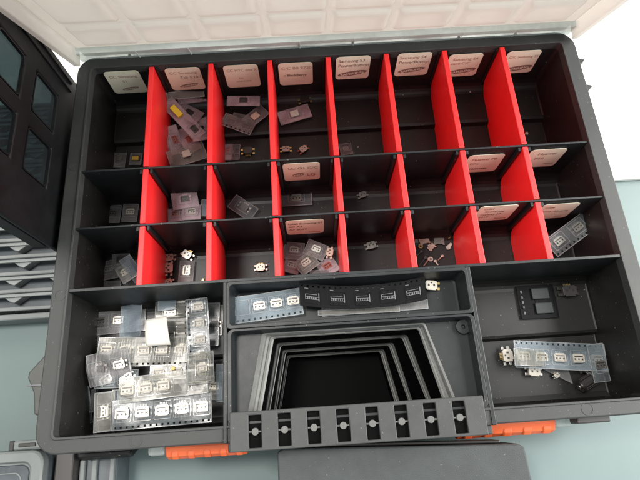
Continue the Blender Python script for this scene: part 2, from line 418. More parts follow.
# orange latches below the rim, front
def latch(x0, x1, z, flip):
    m = MB(); s = -1 if flip else 1
    m.prism_x([(-297, z-12), (-297, z+5), (-304, z+5), (-309.5, z+2), (-311.5, z-3), (-309, z-12)], x0, x1)
    for k in range(5):
        a = x0+(x1-x0)*(k+.35)/5; m.prism_x([(-306, z+4), (-309.3, z+3.6), (-311.8, z), (-311, z-4)], a, a+(x1-x0)/12)
    m2 = cb(m, 'latch', 'orange_plastic', .8); m2['label'] = 'orange latch with clear ends under the front rim'
    c = MB(); xe = (x1 if not flip else x0)
    c.box(xe+.3*s, xe+13*s, -299, -308.5, z-9, z+3); cb(c, 'latch_clear_end', 'clear_plastic', 2.5)
    c = MB(); xe = (x0 if not flip else x1); c.box(xe-.3*s, xe-11*s, -300, -306, z-4, z+1); cb(c, 'latch_white_end', 'rack_white', .8)
latch(270, 340, -30, False); latch(66, 122, -30, True)
m = MB(); m.box(350, 373, -298, -306.5, -26, -14); cb(m, 'front_catch', 'chip_dark', 1)
m = MB(); m.prism_x([(-296, -40), (-306, -36), (-309, -44), (-304, -56), (-296, -60)], 0, 38); cb(m, 'front_foot', 'black_plastic', 2)
# grey latch on the left side
m = MB(); m.prism([(-10, -228), (-16, -232), (-29, -247), (-29.5, -251), (-24, -262), (-22, -276), (-19, -277), (-10, -278)], -34, -14)
cb(m, 'side_latch', 'latch_grey', 1.2)
m = MB(); m.box(-28.5, -11, -256, -257, -13.9, -12.8); cb(m, 'side_latch_wire', 'steel_dark')

# lid, standing open behind and leaning forward over its hinge
cellx = [(3+i*50.1, 47+i*50.1) for i in range(8)]
cellz = [(27, 62), (69, 128), (135, 194), (201, 282)]
def lid_h(x, z):
    h = 0
    for a, b_ in cellx:
        if a <= x <= b_:
            for c, d in cellz:
                if c <= z <= d:
                    e = min(x-a, b_-x, (z-c), (d-z)); r = min(1, e/5.5)
                    h = 3.6*(1-(1-r)**2)+(.9*math.sin(math.pi*min(1, e/3.6)) if e < 3.6 else 0)
                    cxm, czm = (a+b_)/2, (c+d)/2; q = math.hypot((x-cxm)/15, (z-czm)/(0.34*(d-c)))
                    if q < 1.2: h -= 1.5*(1-min(1, max(0, (q-.5)/.7)))
    return h
lidp = MB(); nx, nz = 268, 180; LH = 290
vs = [(-8+418*i/nx, 3.5-lid_h(-8+418*i/nx, LH*j/nz), LH*j/nz) for j in range(nz+1) for i in range(nx+1)]
lidp.add(vs, [(j*(nx+1)+i, j*(nx+1)+i+1, (j+1)*(nx+1)+i+1, (j+1)*(nx+1)+i) for j in range(nz) for i in range(nx)])
lid = lidp.build('lid', 'lid_plastic', case, smooth=True); lid['label'] = 'clear embossed lid standing open at the back'
lid.location = (0, 14*MM, CZ*MM-4*MM); lid.rotation_euler = (math.radians(20), 0, 0)
so = lid.modifiers.new('solid', 'SOLIDIFY'); so.thickness = .0012; so.offset = 1
m = MB(); m.box(-11, IW+11, -2.5, 3, 0, 19)
for x in (40, 84, 177, 223, 315, 361): m.box(x-.4, x+.4, -3.1, -2.5, 1, 18.5)
m.build('lid_hinge_strip', 'lid_edge', lid, .8)
for xa, xb in ((-14, -8.3), (IW+8.3, IW+14)):
    m = MB(); m.box(xa, xb, -10, 4, 10, LH); m.build('lid_side', 'lid_plastic', lid, 1.2)

# ------------------------------------------------------------------ red dividers
ordn = ['first', 'second', 'third', 'fourth', 'fifth', 'sixth', 'seventh']
rown = ['back', 'middle', 'front']
pr1 = [(-.6, -.4), (-95.8, -.4), (-95.8, -59.8), (-41.6, -58.6), (-40, -53.8), (-12, -53.6), (-5, -50.5), (-1.2, -44)]
pr2 = [(-98.3, -.4), (-144.2, -.4), (-144.2, -59.6), (-110, -59.6), (-102.5, -55), (-98.9, -47)]
pr3 = [(y-48.4, z) for y, z in pr2]
for r, P in enumerate((pr1, pr2, pr3)):
    P0 = P
    me = None
    for i, X in enumerate(COLX):
        if me is None:
            yb = P[0][0]; m = MB(); m.prism_x([(y, z) for y, z in P], -2.15, 2.15); me = m.mesh('red_divider', 'red_plastic')
        o = bpy.data.objects.new('red_divider', me); COL.objects.link(o)
        add_bevel(o, .5); o.location = (X*MM, 0, 0)
        tag(o, f'red plastic divider, {ordn[i]} from the left in the {rown[r]} row of small compartments', 'divider', 'red dividers of the case')
        me2 = MB()
        pi = MB(); pi.cyl((0, P[1][0]+2.2), .9, -.6, -.1, 12); q = pi.build('moulding_pip', 'red_plastic', o)

# ------------------------------------------------------------------ stickers with lettering
def text_mesh(txt, size, bold=False, shear=0):
    cu = bpy.data.curves.new('txt', 'FONT'); cu.body = txt; cu.size = size*MM; cu.align_x = 'LEFT'; cu.shear = shear
    cu.offset = (.00010 if bold else .00003)
    o = bpy.data.objects.new('txt', cu); COL.objects.link(o)
    dg = bpy.context.evaluated_depsgraph_get(); me = bpy.data.meshes.new_from_object(o.evaluated_get(dg))
    bpy.data.objects.remove(o); return me
def sticker(X0, Z1, Y, lines, m, label, logo=None, wd=30, hh=30, curl=0):
    root = empty('label_sticker', (X0, Y, Z1-hh), label=label, cat='sticker', group='stickers on the compartment walls')
    P = rrect(0, wd, 0, hh, 3.5, 6); b_ = MB()
    # face sheet subdivided for a light curl
    n = len(P); fan = [(x, 0, z) for x, z in P]
    b_.loops([[(x, 0, z) for x, z in P], [(x, -.25, z) for x, z in P]], cap0=True, cap1=True)
    b_.build('paper_label', m, root)
    for (txt, x, z, s, ink, bold) in lines:
        me = text_mesh(txt, s, bold); me.materials.clear(); me.materials.append(MATS[ink])
        o = bpy.data.objects.new('lettering', me); COL.objects.link(o); o.parent = root
        wd_t = max([v.co.x for v in me.vertices] or [0])/MM
        sx = min(1, (wd-x-1)/wd_t) if wd_t > 0 else 1
        o.location = (x*MM, -.4*MM, z*MM); o.rotation_euler = (math.pi/2, 0, 0); o.scale = (sx, 1, 1)
    if logo:
        kind, lx, lz, lw, lh = logo
        e = MB(); N = 32; pts = []
        for i in range(N):
            a_ = 2*math.pi*i/N; x = lw/2*math.cos(a_); z = lh/2*math.sin(a_)
            pts.append((lx+x, lz+z+x*.16))
        e.loops([[(x, -.3, z) for x, z in pts], [(x, -.42, z) for x, z in pts]], cap0=True, cap1=True)
        lo = e.build('oval_logo', 'ink', root)
        if kind:
            me = text_mesh(kind, lh*.62, True); me.materials.clear(); me.materials.append(MATS[m])
            o = bpy.data.objects.new('logo_lettering', me); COL.objects.link(o); o.parent = lo
            wt = max(v.co.x for v in me.vertices)/MM; sc = lw*.8/wt
            o.location = ((lx-lw*.4)*MM, -.5*MM, (lz-lh*.25-lw*.4*.16)*MM); o.rotation_euler = (math.pi/2, -math.atan(.16), 0); o.scale = (sc, 1, 1)
    return root
pk, cr = 'sticker_pink', 'sticker_cream'; IL, IK = 'ink_light', 'ink'
Y1 = -.35; Y2 = -98.3; Y3 = -146.6
sticker(7.5, -3.5, Y1-.7, [('CC Samsung', 3, 21.5, 4.6, IL, 0), ('S1', 12, 15, 4.6, IL, 0)], cr, 'cream sticker with a dark oval logo in the back-row corner compartment on the left', ('SAMSUNG', 16, 6.5, 15, 3.6))
sticker(59.5, -3.5, Y1-.7, [('CC Samsung', 3, 22, 4.6, IL, 0), ('Tab 3 10.1', 11, 16, 4.6, IK, 0)], pk, 'pink sticker with small oval logo above the pile of pink packets', ('SAMSUNG', 16, 6.5, 17, 4))
sticker(109.5, -4, Y1-.7, [('CC HTC one X', 2.5, 22, 4.4, IL, 0), ('htc', 12, 12, 3.2, IL, 0), ('quietly brilliant', 9, 8, 2.2, IL, 0)], pk, 'pink sticker, third from left at the back, with a faint line')
sticker(157, -5, Y1-.7, [('C/C BB 9720', 2.5, 21.5, 5, IL, 0), (':: BlackBerry', 4, 12.5, 4, IK, 1)], pk, 'pink sticker with one dark printed word and no oval, fourth from left at the back')
sticker(207.5, -1, Y1-.7, [('Samsung S3', 2, 23, 5, IK, 0), ('PowerButton', 2, 17, 5, IK, 0)], cr, 'cream sticker with a broad dark oval, fifth from left at the back', ('SAMSUNG', 15, 8, 26, 6))
sticker(261, -1, Y1-.7, [('Samsung S4', 2, 23, 5, IL, 0), ('PowerButton', 2, 17, 5, IK, 0)], cr, 'cream sticker with a broad dark oval, sixth from left at the back', ('SAMSUNG', 15, 8, 24, 5.5))
sticker(307, -6, Y1-.7, [('Samsung S4', 4, 22, 4.8, IL, 0), ('mini C/C', 4, 16.5, 4.6, IL, 0)], cr, 'cream sticker with dark oval between the sixth and seventh back dividers', ('SAMSUNG', 16, 7.5, 25, 6))
sticker(358.5, -6, Y1-.7, [('C/C Samsung S5', 3, 21, 4.4, IL, 0)], cr, 'cream sticker with one faint row and dark oval in the back right corner compartment', ('SAMSUNG', 16, 7, 26, 6.5))
sticker(157, -5.5, Y2, [('LG G1 C/C', 4, 20, 5.2, IK, 0), ('LG', 19, 8, 6, 'chip_red', 1)], pk, 'pink sticker with a small oval and two large letters in the middle row', ('NG', 12, 10.5, 9.5, 6))
sticker(309, -10, Y2, [('Huawei P8', 4, 21, 4.8, 'chip_red', 0), ('C/C', 4, 14, 4.6, IL, 0), ('HUAWEI', 6, 5, 3.8, IK, 1)], cr, 'cream sticker with reddish print, just left of the seventh red divider in the middle row')
sticker(359, -7, Y2, [('Huawei', 8, 21, 5, IK, 0), ('P10', 8, 13.5, 5, IK, 0), ('Huawei', 19, 5, 2.8, IK, 0)], cr, 'cream sticker with dark print at the right end of the middle row')
sticker(157, -7.5, Y3, [('GSM Samsung S7', 2, 21.5, 4.2, IK, 1), ('SIII A3', 2, 15.5, 4.2, IK, 1), ('A7 2017', 2, 9.5, 4.2, IK, 1), ('Samsung', 18, 3.5, 2.6, IK, 0)], pk, 'pink sticker with three dark rows of print above the pile of grey packets')
sticker(308, -3, Y3, [('GSM', 4, 23, 4.2, IL, 0), ('Samsung', 6, 17.5, 4.6, IK, 0), ('Galaxy J7', 4, 12, 4.4, IK, 0), ('2017', 4, 7, 4, IK, 0), ('Samsung', 18, 3.5, 2.8, IK, 0)], cr, 'cream sticker with four rows of print, left of the seventh divider in the front row')
sticker(358, -7, Y3, [('GSM', 4, 22, 4, IL, 0), ('Sony Xperia', 4, 14.5, 4.4, IK, 0), ('Sony', 19, 4, 2.8, IK, 0)], cr, 'cream sticker partly behind the diagonal strip of three parts')

# ------------------------------------------------------------------ small parts
def conn_mesh(kind, s=1.0):
    """socket about 8 x 6 x 2.6 mm, centred, lying on z=0"""
    m = MB()
    shell, mouth, legc = {'usb': (0, 1, 0), 'dark': (3, 1, 6), 'white': (4, 1, 0), 'red': (5, 1, 6)}[kind]
    m.cur = 1; m.box(-4.9, 4.9, -3.2, 3.6, -.05, .25)
    m.cur = shell
    m.prism([(-3.7, -2.6), (3.7, -2.6), (3.7, 1.6), (2.9, 2.7), (-2.9, 2.7), (-3.7, 1.6)], .2, 2.3)
    m.box(-3.7, -2.9, -2.6, 1.5, 2.32, 2.9); m.box(2.9, 3.7, -2.6, 1.5, 2.32, 2.9); m.box(-2.85, 2.85, 1.5, 2.4, 2.32, 2.8); m.box(-1.7, 1.7, -1.9, .5, 2.32, 2.75)
    m.box(-2.9, 2.9, -3.0, -2.62, .9, 1.5)
    m.cur = mouth
    m.box(-2.7, 2.7, -3.5, -3.05, .4, 2.1); m.box(-2.85, -1.75, -1.2, -.2, 2.31, 2.5); m.box(1.75, 2.85, -1.2, -.2, 2.31, 2.5); m.box(-2.85, 2.85, .75, 1.3, 2.31, 2.42); m.box(-.5, .5, -1.1, -.3, 2.76, 2.82)
    m.cur = legc
    for x in (-1, 1):
        m.box(x*3.75, x*5.0, -1.9, -.5, .26, .9); m.box(x*3.75, x*5.0, 1.1, 2.4, .26, .9)
    for i in range(5): m.box(-1.9+i*.85, -1.5+i*.85, 2.75, 4.2, .26, .7)
    m.v = [(x*s, y*s, z*s) for x, y, z in m.v]
    return m
CM = {}
MSET = ['silver', 'chip_black', 'gold', 'chip_dark', 'chip_white', 'chip_red', 'copper']
def cmesh(kind, s):
    k = (kind, s)
    if k not in CM: CM[k] = conn_mesh(kind, s).mesh('connector', MSET)
    return CM[k]
def part_piece(mb, name, mats, root, bevel=.15):
    return mb.build(name, mats, root, bevel)
def connector(u, v, z, ang, label, kind='usb', s=1.0, tilt=0, group='loose sockets in the compartments'):
    x, y = W(u, v, z)
    root = empty('charging_socket', (x, y, z+.3), (math.radians(tilt), 0, math.radians(ang)), label, 'socket', group)
    shell, legm = {'usb': ('silver', 'silver'), 'dark': ('chip_black', 'gold'), 'white': ('chip_white', 'gold'), 'plain': ('chip_white', 'silver'), 'red': ('chip_white', 'chip_red'), 'copper': ('copper', 'copper'), 'black': ('chip_dark', 'chip_black')}[kind]
    def sc(m): m.v = [(a*s, b_*s, c*s) for a, b_, c in m.v]; return m
    m = MB(); m.prism([(-3.7, -2.6), (3.7, -2.6), (3.7, 1.6), (2.9, 2.7), (-2.9, 2.7), (-3.7, 1.6)], .4, 2.9); m.box(-2.6, 2.6, -3.3, -2.5, 2.2, 2.9)
    part_piece(sc(m), 'shell', shell, root)
    m = MB(); m.box(-2.6, 2.6, -2.9, -2.62, .8, 2.1); m.box(-2.2, -1.1, -.9, .5, 2.91, 3.0); m.box(1.1, 2.2, -.9, .5, 2.91, 3.0); m.box(-.5, .5, .9, 1.8, 2.91, 3.0)
    part_piece(sc(m), 'socket_mouth', 'chip_black', root, 0)
    for a in (-1, 1):
        for b0, b1 in ((-2.6, -1.0), (1.0, 2.5)):
            m = MB(); m.box(a*3.72, a*5.6, b0, b1, 0, .8); part_piece(sc(m), 'solder_leg', legm, root, .1)
    m = MB()
    for i in range(5): m.box(-1.95+i*.85, -1.5+i*.85, 2.72, 4.1, .2, .6)
    part_piece(sc(m), 'contact_pins', 'gold', root, 0)
    return root

def tape(ends, z, width, n, film, label, kind='usb', s=1.0, holes=-1, tilt=(0, 0), bend=0, extra=None, first=.5, pitch=None, conns=None, rot=0, name=None, cat=None, group=None, depth=2.2, wave=0.0, blank=(), curve=0.0):
    """carrier tape with punched edge and n pockets; ends = centre line in photo pixels at height z"""
    p0 = W(*ends[0], z); p1 = W(*ends[1], z); L = math.hypot(p1[0]-p0[0], p1[1]-p0[1])
    ang = math.atan2(p1[1]-p0[1], p1[0]-p0[0])
    short = n <= 1
    name = name or ('parts_packet' if short else 'carrier_tape'); cat = cat or ('packet' if short else 'tape')
    group = group or ('clear packets in the compartments' if short else 'strips of carrier tape')
    root = empty(name, ((p0[0]+p1[0])/2, (p0[1]+p1[1])/2, z), (math.radians(tilt[0]), math.radians(tilt[1]), ang), label, cat, group)
    hx = L/2; hy = width/2
    pc = [(-hx+L*(i+first)/n) for i in range(n)] if n else []
    if pitch and n: pc = [-hx+first*pitch+i*pitch for i in range(n)]
    pw = min(6.2*s, (L/max(n, 1))*.44); ph = min(5.0*s, width*.34)
    oy = -holes*1.2 if holes else 0
    xs = [-hx]; k = int(L/4)
    hs = []
    for i in range(k):
        c = -hx+L*(i+.5)/k; xs += [c-.75, c+.75]; hs.append(2*i+1)
    xs.append(hx)
    m = MB()
    if short: holes = 0
    if holes:
        ys = [-hy, -hy+1.0, -hy+2.5, hy] if holes < 0 else [-hy, hy-2.5, hy-1.0, hy]
        # real punched holes
        extra_y = [ys[2]+(hy-ys[2])*q for q in (.5,)] if holes < 0 else []
        m.cells(xs, ys, -.12, .12, [(i, 1) for i in hs])
    else:
        m.cells([-hx+L*i/12 for i in range(13)], [-hy, 0, hy], -.12, .12)
    e_ = .5; m.cur = 1
    for (xa, xb, ya, yb) in ((-hx, hx, hy-e_, hy), (-hx, hx, -hy, -hy+e_), (-hx, -hx+e_, -hy+e_, hy-e_), (hx-e_, hx, -hy+e_, hy-e_)):
        K = 6 if xb-xa > 2 else 1
        for q in range(K): m.box(xa+(xb-xa)*q/K, xa+(xb-xa)*(q+1)/K, ya, yb, .16, .34)
    m.cur = 1
    for x in pc:    # embossed pocket: lip and sunk walls
        a_ = rrect(x-pw, x+pw, oy-ph, oy+ph, 1.0, 3); c_ = rrect(x-pw+.5, x+pw-.5, oy-ph+.5, oy+ph-.5, .8, 3)
        m.cur = 1; m.loops([at(a_, .14), at(a_, .5), at(c_, .5)]); m.cur = 0; m.loops([at(c_, .5), at(c_, -depth)])
    def f(x, y, zz):
        u = x/hx if hx else 0
        return zz + bend*(u*u) + wave*math.sin(u*5+y*.2)
    m.v = [(x, y+curve*(x/hx)**2, f(x, y, zz)) for x, y, zz in m.v]
    m.build('plastic_strip', [film, 'film_edge' if film.startswith('film') else film], root)
    for j, x in enumerate(pc):
        if j in blank: continue
        kk = conns[j] if conns else kind
        me = cmesh(kk, s)
        o = bpy.data.objects.new('socket', me); COL.objects.link(o); o.parent = root
        o.location = (x*MM, oy*MM, f(x, 0, -depth+.1)*MM); o.rotation_euler = (0, 0, math.radians(rot))
    if extra: extra(root, hx, hy)
    return root

# ---- back row
Zb, Zf = -53, -59
tape(((110, 160), (126, 160)), -57, 15, 1, 'film_grey', 'grey packet with a silver part, left one of two in the back row corner compartment', rot=90, s=.95)
tape(((130, 159), (142, 159)), -57, 12, 1, 'film_grey', 'small dark packet with an amber part against the first divider in the back row', kind='dark', extra=lambda r, a, b_: MB().box(-3, 3, -2, 2, .6, 2.2).build('amber_part', 'amber', r, .2))
# pile of pink packets
tape(((167, 150), (186, 128)), -54, 15, 1, 'film_pink', 'pinkish packet lowest in the pink pile, leaning on the first divider', kind='dark', tilt=(6, 5))
tape(((178, 101), (206, 96)), -47, 9, 0, 'film_pink', 'narrow pink strip sticking out at the top of the pink pile', tilt=(10, 4), name='parts_packet', cat='packet', group='clear packets in the compartments')
tape(((178, 108), (200, 118)), -50, 15, 1, 'film_pink', 'pink packet under the yellow-marked one, at the back of the pink pile', kind='dark', tilt=(-5, 8))
tape(((180, 128), (196, 152)), -51, 14, 1, 'film_pink', 'pink packet lying lengthwise in the middle of the pink pile', kind='red', tilt=(4, -6))
tape(((198, 112), (202, 146)), -48, 13, 1, 'film_pink', 'pink packet standing against the second divider', kind='dark', tilt=(3, -22))
tape(((170, 128), (178, 152)), -50, 13, 1, 'film_pink', 'pink packet with reddish part leaning on the first divider', kind='red', tilt=(-6, 16))
tape(((167, 102), (200, 136)), -42, 13, 1, 'film_pink', 'long pink packet with a bright yellow block, on top of the pile', kind='dark', tilt=(5, 4), first=.8,
     extra=lambda r, a, b_: MB().box(-a*.62, -a*.10, -2.6, 2.6, .6, 3.2).build('yellow_block', 'yellow', r, .2))
tape(((167, 97), (204, 92)), -38, 7, 0, 'film_milky', 'thin clear strip across the top of the pink pile', tilt=(30, 3), name='parts_packet', cat='packet', group='clear packets in the compartments')
tape(((169, 161), (205, 149)), -44, 17, 1, 'film_milky', 'milky packet with a white square part at the front of the pink pile', kind='white', tilt=(4, 3), depth=.5, s=.9, extra=lambda r, a, b_: MB().box(-3.6, 3.4, -3.2, 3, 2.2, 3.6).build('white_square', 'chip_white', r, .3))
tape(((165, 138), (168, 162)), -50, 7, 0, 'film_pink', 'narrow pink sliver down by the first divider', tilt=(0, 30), name='parts_packet', cat='packet', group='clear packets in the compartments')
# third compartment
tape(((232, 119), (248, 122)), -52, 14, 1, 'film_grey', 'dark grey packet underneath the three in the third back compartment', kind='dark', tilt=(0, 5))
tape(((246, 124), (265, 109)), -49, 13, 1, 'film_grey', 'brownish packet at a slant below the lilac one', kind='dark', tilt=(5, 0), extra=lambda r, a, b_: MB().box(-4, 3.5, -3, 3, .6, 1.6).build('brown_part', 'copper', r, .2))
tape(((227, 101), (260, 101)), -42, 10, 1, 'film_pink', 'lilac packet with a dark part, topmost in the third back compartment', kind='dark', tilt=(8, 0))
tape(((223, 119), (253, 129)), -46, 14, 2, 'film_grey', 'grey blister with two contacts in the third back compartment', kind='dark', tilt=(-6, 3), depth=3, s=.85)
tape(((223, 152), (232, 152)), -57, 17, 1, 'film_pink', 'red-brown packet in the front corner of the third back compartment', kind='red', s=.8, rot=90)
tape(((232, 152), (240, 152)), -56, 16, 1, 'film_clear', 'narrow clear packet beside the red-brown one in the third compartment', kind='dark', s=.7, rot=90)
connector(248, 152, -59, 180, 'black socket with gold legs below the grey blister', 'dark', 1.15)
# fourth
connector(305, 101, -53, 10, 'black socket behind the tilted packet in the fourth back compartment', 'dark', 1.15)
tape(((279, 119), (310, 110)), -50, 14, 1, 'film_pink', 'lilac packet with a silver part tilted in the fourth back compartment', tilt=(5, 0), s=1.05, extra=lambda r, a, b_: MB().box(-4, 4, -3, 3, .6, 2.6).build('silver_part', 'bright_metal', r, .3))
connector(286, 150, -59, 0, 'white socket with gold legs, left one of the loose pair', 'white', .95)
connector(303.5, 150, -59, 35, 'white socket with red legs, right one of the loose pair', 'red', .95)
tape(((340, 150), (352, 148)), -58, 12, 1, 'film_clear', 'tiny clear packet in the fifth back compartment by the wall', kind='white', s=.7)
def crumb(u, v, z, s, label, m='chip_white'):
    x, y = W(u, v, z); k = MB(); k.prism([(x-s, y-s*.6), (x+s*.8, y-s), (x+s, y+s*.7), (x-s*.3, y+s)], z, z+s)
    tag(k.build('parts_crumb', m, bevel=.2), label, 'crumb', 'crumbs of parts on the compartment floors')
crumb(358, 147, -59.5, .6, 'pale crumb on the floor of the fifth back compartment')
crumb(470, 92, -53.8, .7, 'pale crumb on the floor of the seventh back compartment')
crumb(403, 95, -53.8, .5, 'pale crumb on the floor of the sixth back compartment')
crumb(526, 134, -59.5, 1.6, 'pale chip beside the seventh divider in the back right compartment')
crumb(495, 182, -59.5, .8, 'pale crumb in the seventh compartment of the middle row')
crumb(510, 233, -59.5, 1.2, 'pale bit of metal in the seventh compartment of the front row', 'silver')
crumb(387, 179, -59.5, .7, 'dark crumb near the wall in the fifth compartment of the middle row', 'chip_black')
crumb(203, 280, -59.5, 1.1, 'golden crumb at the foot of the second divider', 'gold')
crumb(260, 250, -59.5, .5, 'tiny pale crumb in the third compartment of the front row')
# ---- middle row
tape(((105, 214), (121, 214)), -57, 17, 1, 'film_grey', 'left one of two clear packets in the middle row corner compartment', rot=0, kind='usb')
tape(((122.5, 213), (138, 213)), -56, 17, 1, 'film_grey', 'right one of two clear packets in the middle row corner compartment', rot=0, kind='white')
tape(((172, 202), (198, 198)), -50, 15, 1, 'film_pink', 'pinkish packet at the back of the pile in the middle row', kind='dark', tilt=(20, 0))
tape(((168, 216), (184, 214)), -55, 13, 1, 'film_pink', 'pink packet at front left of the pile in the middle row', kind='usb')
tape(((182, 213), (201, 212)), -53, 14, 1, 'film_pink', 'pink packet at front right of the pile in the middle row', kind='usb')
tape(((201, 208), (207, 208)), -55, 16, 0, 'film_blue', 'bluish sliver of packet against the second divider in the middle row', name='parts_packet', cat='packet', group='clear packets in the compartments')
tape(((232, 201), (254, 215)), -55, 14, 1, 'film_clear', 'clear packet at a slant in the third compartment of the middle row', kind='dark', tilt=(4, 4), s=1.15)
tape(((281, 200), (312, 198)), -57, 13, 1, 'film_clear', 'clear packet with a silver socket under the sticker with two large letters', s=1.2)
connector(362.5, 195.5, -59, 20, 'single loose socket in the fifth compartment of the middle row', 'usb', .9)
# ---- front row
tape(((100, 272), (118, 268)), -57, 17, 1, 'film_grey', 'brownish packet in the left corner compartment of the front row', kind='usb', tilt=(0, 4))
tape(((112, 262), (130, 260)), -55, 13, 1, 'film_grey', 'packet behind the others in the left corner compartment of the front row', kind='dark')
tape(((119, 277), (134, 268)), -50, 15, 1, 'film_milky', 'milky packet with white piece leaning in the left corner compartment', kind='white', tilt=(5, -5))
tape(((126, 258), (139, 280)), -47, 10, 0, 'film_blue', 'bluish film standing beside the first divider', tilt=(0, 35), name='parts_packet', cat='packet', group='clear packets in the compartments')
tape(((100, 285), (121, 284)), -57, 6, 0, 'film_grey', 'narrow grey film lying by the wall in the left corner compartment', name='parts_packet', cat='packet', group='clear packets in the compartments')
connector(170, 258, -58.5, 0, 'copper-toned socket furthest back beside the first divider', 'copper', 1.0)
connector(169.5, 269, -58.5, 90, 'copper-toned socket in the middle beside the first divider', 'copper', 1.15)
connector(169, 283, -58.5, 10, 'copper-toned socket nearest the front beside the first divider', 'copper', .9)
connector(188, 255, -57, -35, 'silver socket tilted at the back of the second front-row compartment', 'usb', 1.1, 8)
tape(((179, 272), (194, 272)), -57, 20, 1, 'film_grey', 'grey packet below the tilted silver socket', kind='usb', rot=90, s=1.15)
connector(261, 268, -59, 0, 'single copper-toned socket in the third compartment of the front row', 'copper', 1.0)
tape(((284, 250), (304, 252)), -54, 15, 1, 'film_grey', 'packet at back left of the pile under the pink sticker', kind='usb', tilt=(3, 0))
tape(((306, 246), (326, 254)), -52, 14, 1, 'film_grey', 'packet at back right of the pile under the pink sticker', kind='usb', tilt=(3, 0))
tape(((284, 264), (300, 268)), -56, 13, 1, 'film_pink', 'pinkish packet at front left of the pile', kind='usb')
tape(((298, 270), (315, 257)), -47, 14, 1, 'film_milky', 'milky packet with a bright white part on top of the pile', kind='white', tilt=(4, 3), s=1.05)
tape(((320, 272), (336, 262)), -54, 14, 1, 'film_pink', 'packet with a dark loop at front right of the pile', kind='red', tilt=(4, 3))
tape(((310, 274), (328, 273)), -52, 6, 0, 'film_grey', 'narrow film at the front edge of the pile', name='parts_packet', cat='packet', group='clear packets in the compartments')
connector(329.5, 253, -53, 80, 'loose copper socket at the right of the pile', 'copper', .95)
connector(371, 246, -59, 12, 'single silver socket in the fifth compartment of the front row', 'usb', 1.05)
# scattered small metal parts
def odd(kind, u, v, ang, s, m, label, nm):
    x, y = W(u, v, -59); k = MB()
    if kind == 'nut': k.ring((0, 0), s*.42, s, 0, 1.2, 20)
    elif kind == 'bracket':
        k.box(-s*1.4, s*1.4, -s, s*.8, 0, 1.0); k.box(-s*1.4, -s*.9, -s*1.3, -s, 0, 2.2); k.box(s*.9, s*1.4, -s*1.3, -s, 0, 2.2); k.box(-s*.5, s*.5, s*.8, s*1.2, 0, .8)
        k.ring((-s*.7, 0), .5, .9, 1.0, 1.4, 10); k.ring((s*.7, 0), .5, .9, 1.0, 1.4, 10)
    elif kind == 'lug': k.prism([(-s*1.3, -s*.7), (-s*.2, -s), (s*1.6, s*.5), (s*1.3, s*1.2), (-s, s*.5)], 0, .8); k.ring((-s*.6, -s*.1), .5, 1.0, .8, 1.3, 12)
    elif kind == 'pin': k.rod((-s, 0, .8), (s, 0, .8), .55, 10); k.cyl((s, 0), 1.2, .1, 1.6, 12)
    o = k.build(nm, m, bevel=.15); o.location = (x*MM, y*MM, -59*MM); o.rotation_euler = (0, 0, math.radians(ang))
    tag(o, label, 'metal part', 'loose metal bits in the sixth compartment of the front row')
odd('bracket', 424, 240.5, 12, 3.1, 'copper', 'copper-toned bracket near the fifth divider', 'metal_bracket')
odd('bracket', 439, 241, -5, 3.2, 'silver', 'silver bracket at the back of the scattered metal bits', 'metal_bracket')
odd('bracket', 431, 247, 40, 2.4, 'copper', 'copper-toned square piece in the middle of the scattered bits', 'metal_bracket')
odd('nut', 420.5, 246.5, 0, 2.0, 'gold', 'small golden ring beside the copper bracket', 'small_ring')
odd('nut', 430.5, 259.5, 0, 2.1, 'chip_white', 'small pale ring at the front of the scattered bits', 'small_ring')
odd('lug', 449, 247, 20, 2.3, 'chip_white', 'pale pointed lug near the sixth divider', 'metal_lug')
odd('pin', 450.5, 237, 40, 2.9, 'gold', 'golden pin at the back right of the scattered bits', 'small_pin')
odd('pin', 422, 262, 45, 4.5, 'steel_dark', 'dark pin at the front left of the scattered bits', 'small_pin')
odd('pin', 426, 263, 48, 4.0, 'copper', 'dull copper pin next to the dark pin', 'small_pin')
odd('pin', 440, 258.5, 40, 2.6, 'copper', 'short copper pin right of the pale ring', 'small_pin')
odd('pin', 436.5, 263.5, 120, 2.0, 'chip_white', 'short pale pin by the front wall', 'small_pin')
odd('pin', 419, 254, 40, 2.6, 'steel_dark', 'short dark pin below the golden ring', 'small_pin')
odd('bracket', 415.5, 240, 90, 2.1, 'silver', 'small silver piece touching the fifth divider', 'metal_bracket')
# diagonal strip at the right
tape(((552, 248), (604, 209)), -34, 17, 3, 'film_clear', 'diagonal clear strip with three silver sockets in the right end compartment', kind='usb', s=1.15, tilt=(0, -6), bend=0)

# ---- centre tray
tape(((234, 311), (302, 301)), -14, 20, 4, 'film_blue', 'bluish clear strip with three sockets in the centre tray', kind='usb', s=1.15, holes=-1, conns=['usb']*4, blank=(0,), tilt=(0, 0), bend=.8)
def lines(root, hx, hy):
    for i in range(5):
        x = -hx+2*hx*(i+.5)/5; k = MB()
        k.box(x-5.2, x+5, -3.2, -2.9, .62, .75); k.box(x-5.2, x+5, -1.4, -1.1, .62, .75); k.box(x-4.4, x+3.4, .4, .7, .62, .75)
        k.box(x-5.2, x-4.8, -3.2, .6, .62, .75); k.box(x+4.4, x+5, -4.2, 1.8, .62, .75); k.box(x-5.6, x-3, 4.6, 5, .62, .75)
        for q in range(6): k.box(x-3.6+q*1.3, x-3.1+q*1.3, -2.9, -1.4, .62, .75)
        k.v = [(a, b_+4*(a/hx)**2, c+2.2*(a/hx)**2) for a, b_, c in k.v]
        k.build('printed_outline', 'line_grey', root)
tape(((300, 300), (426, 294)), -9, 17, 5, 'esd_black', 'black strip with five outlined pockets curving across the centre tray', kind='dark', holes=1, s=1.0, bend=2.2, extra=lines, depth=1.5, blank=(0, 1, 2, 3, 4), curve=4)
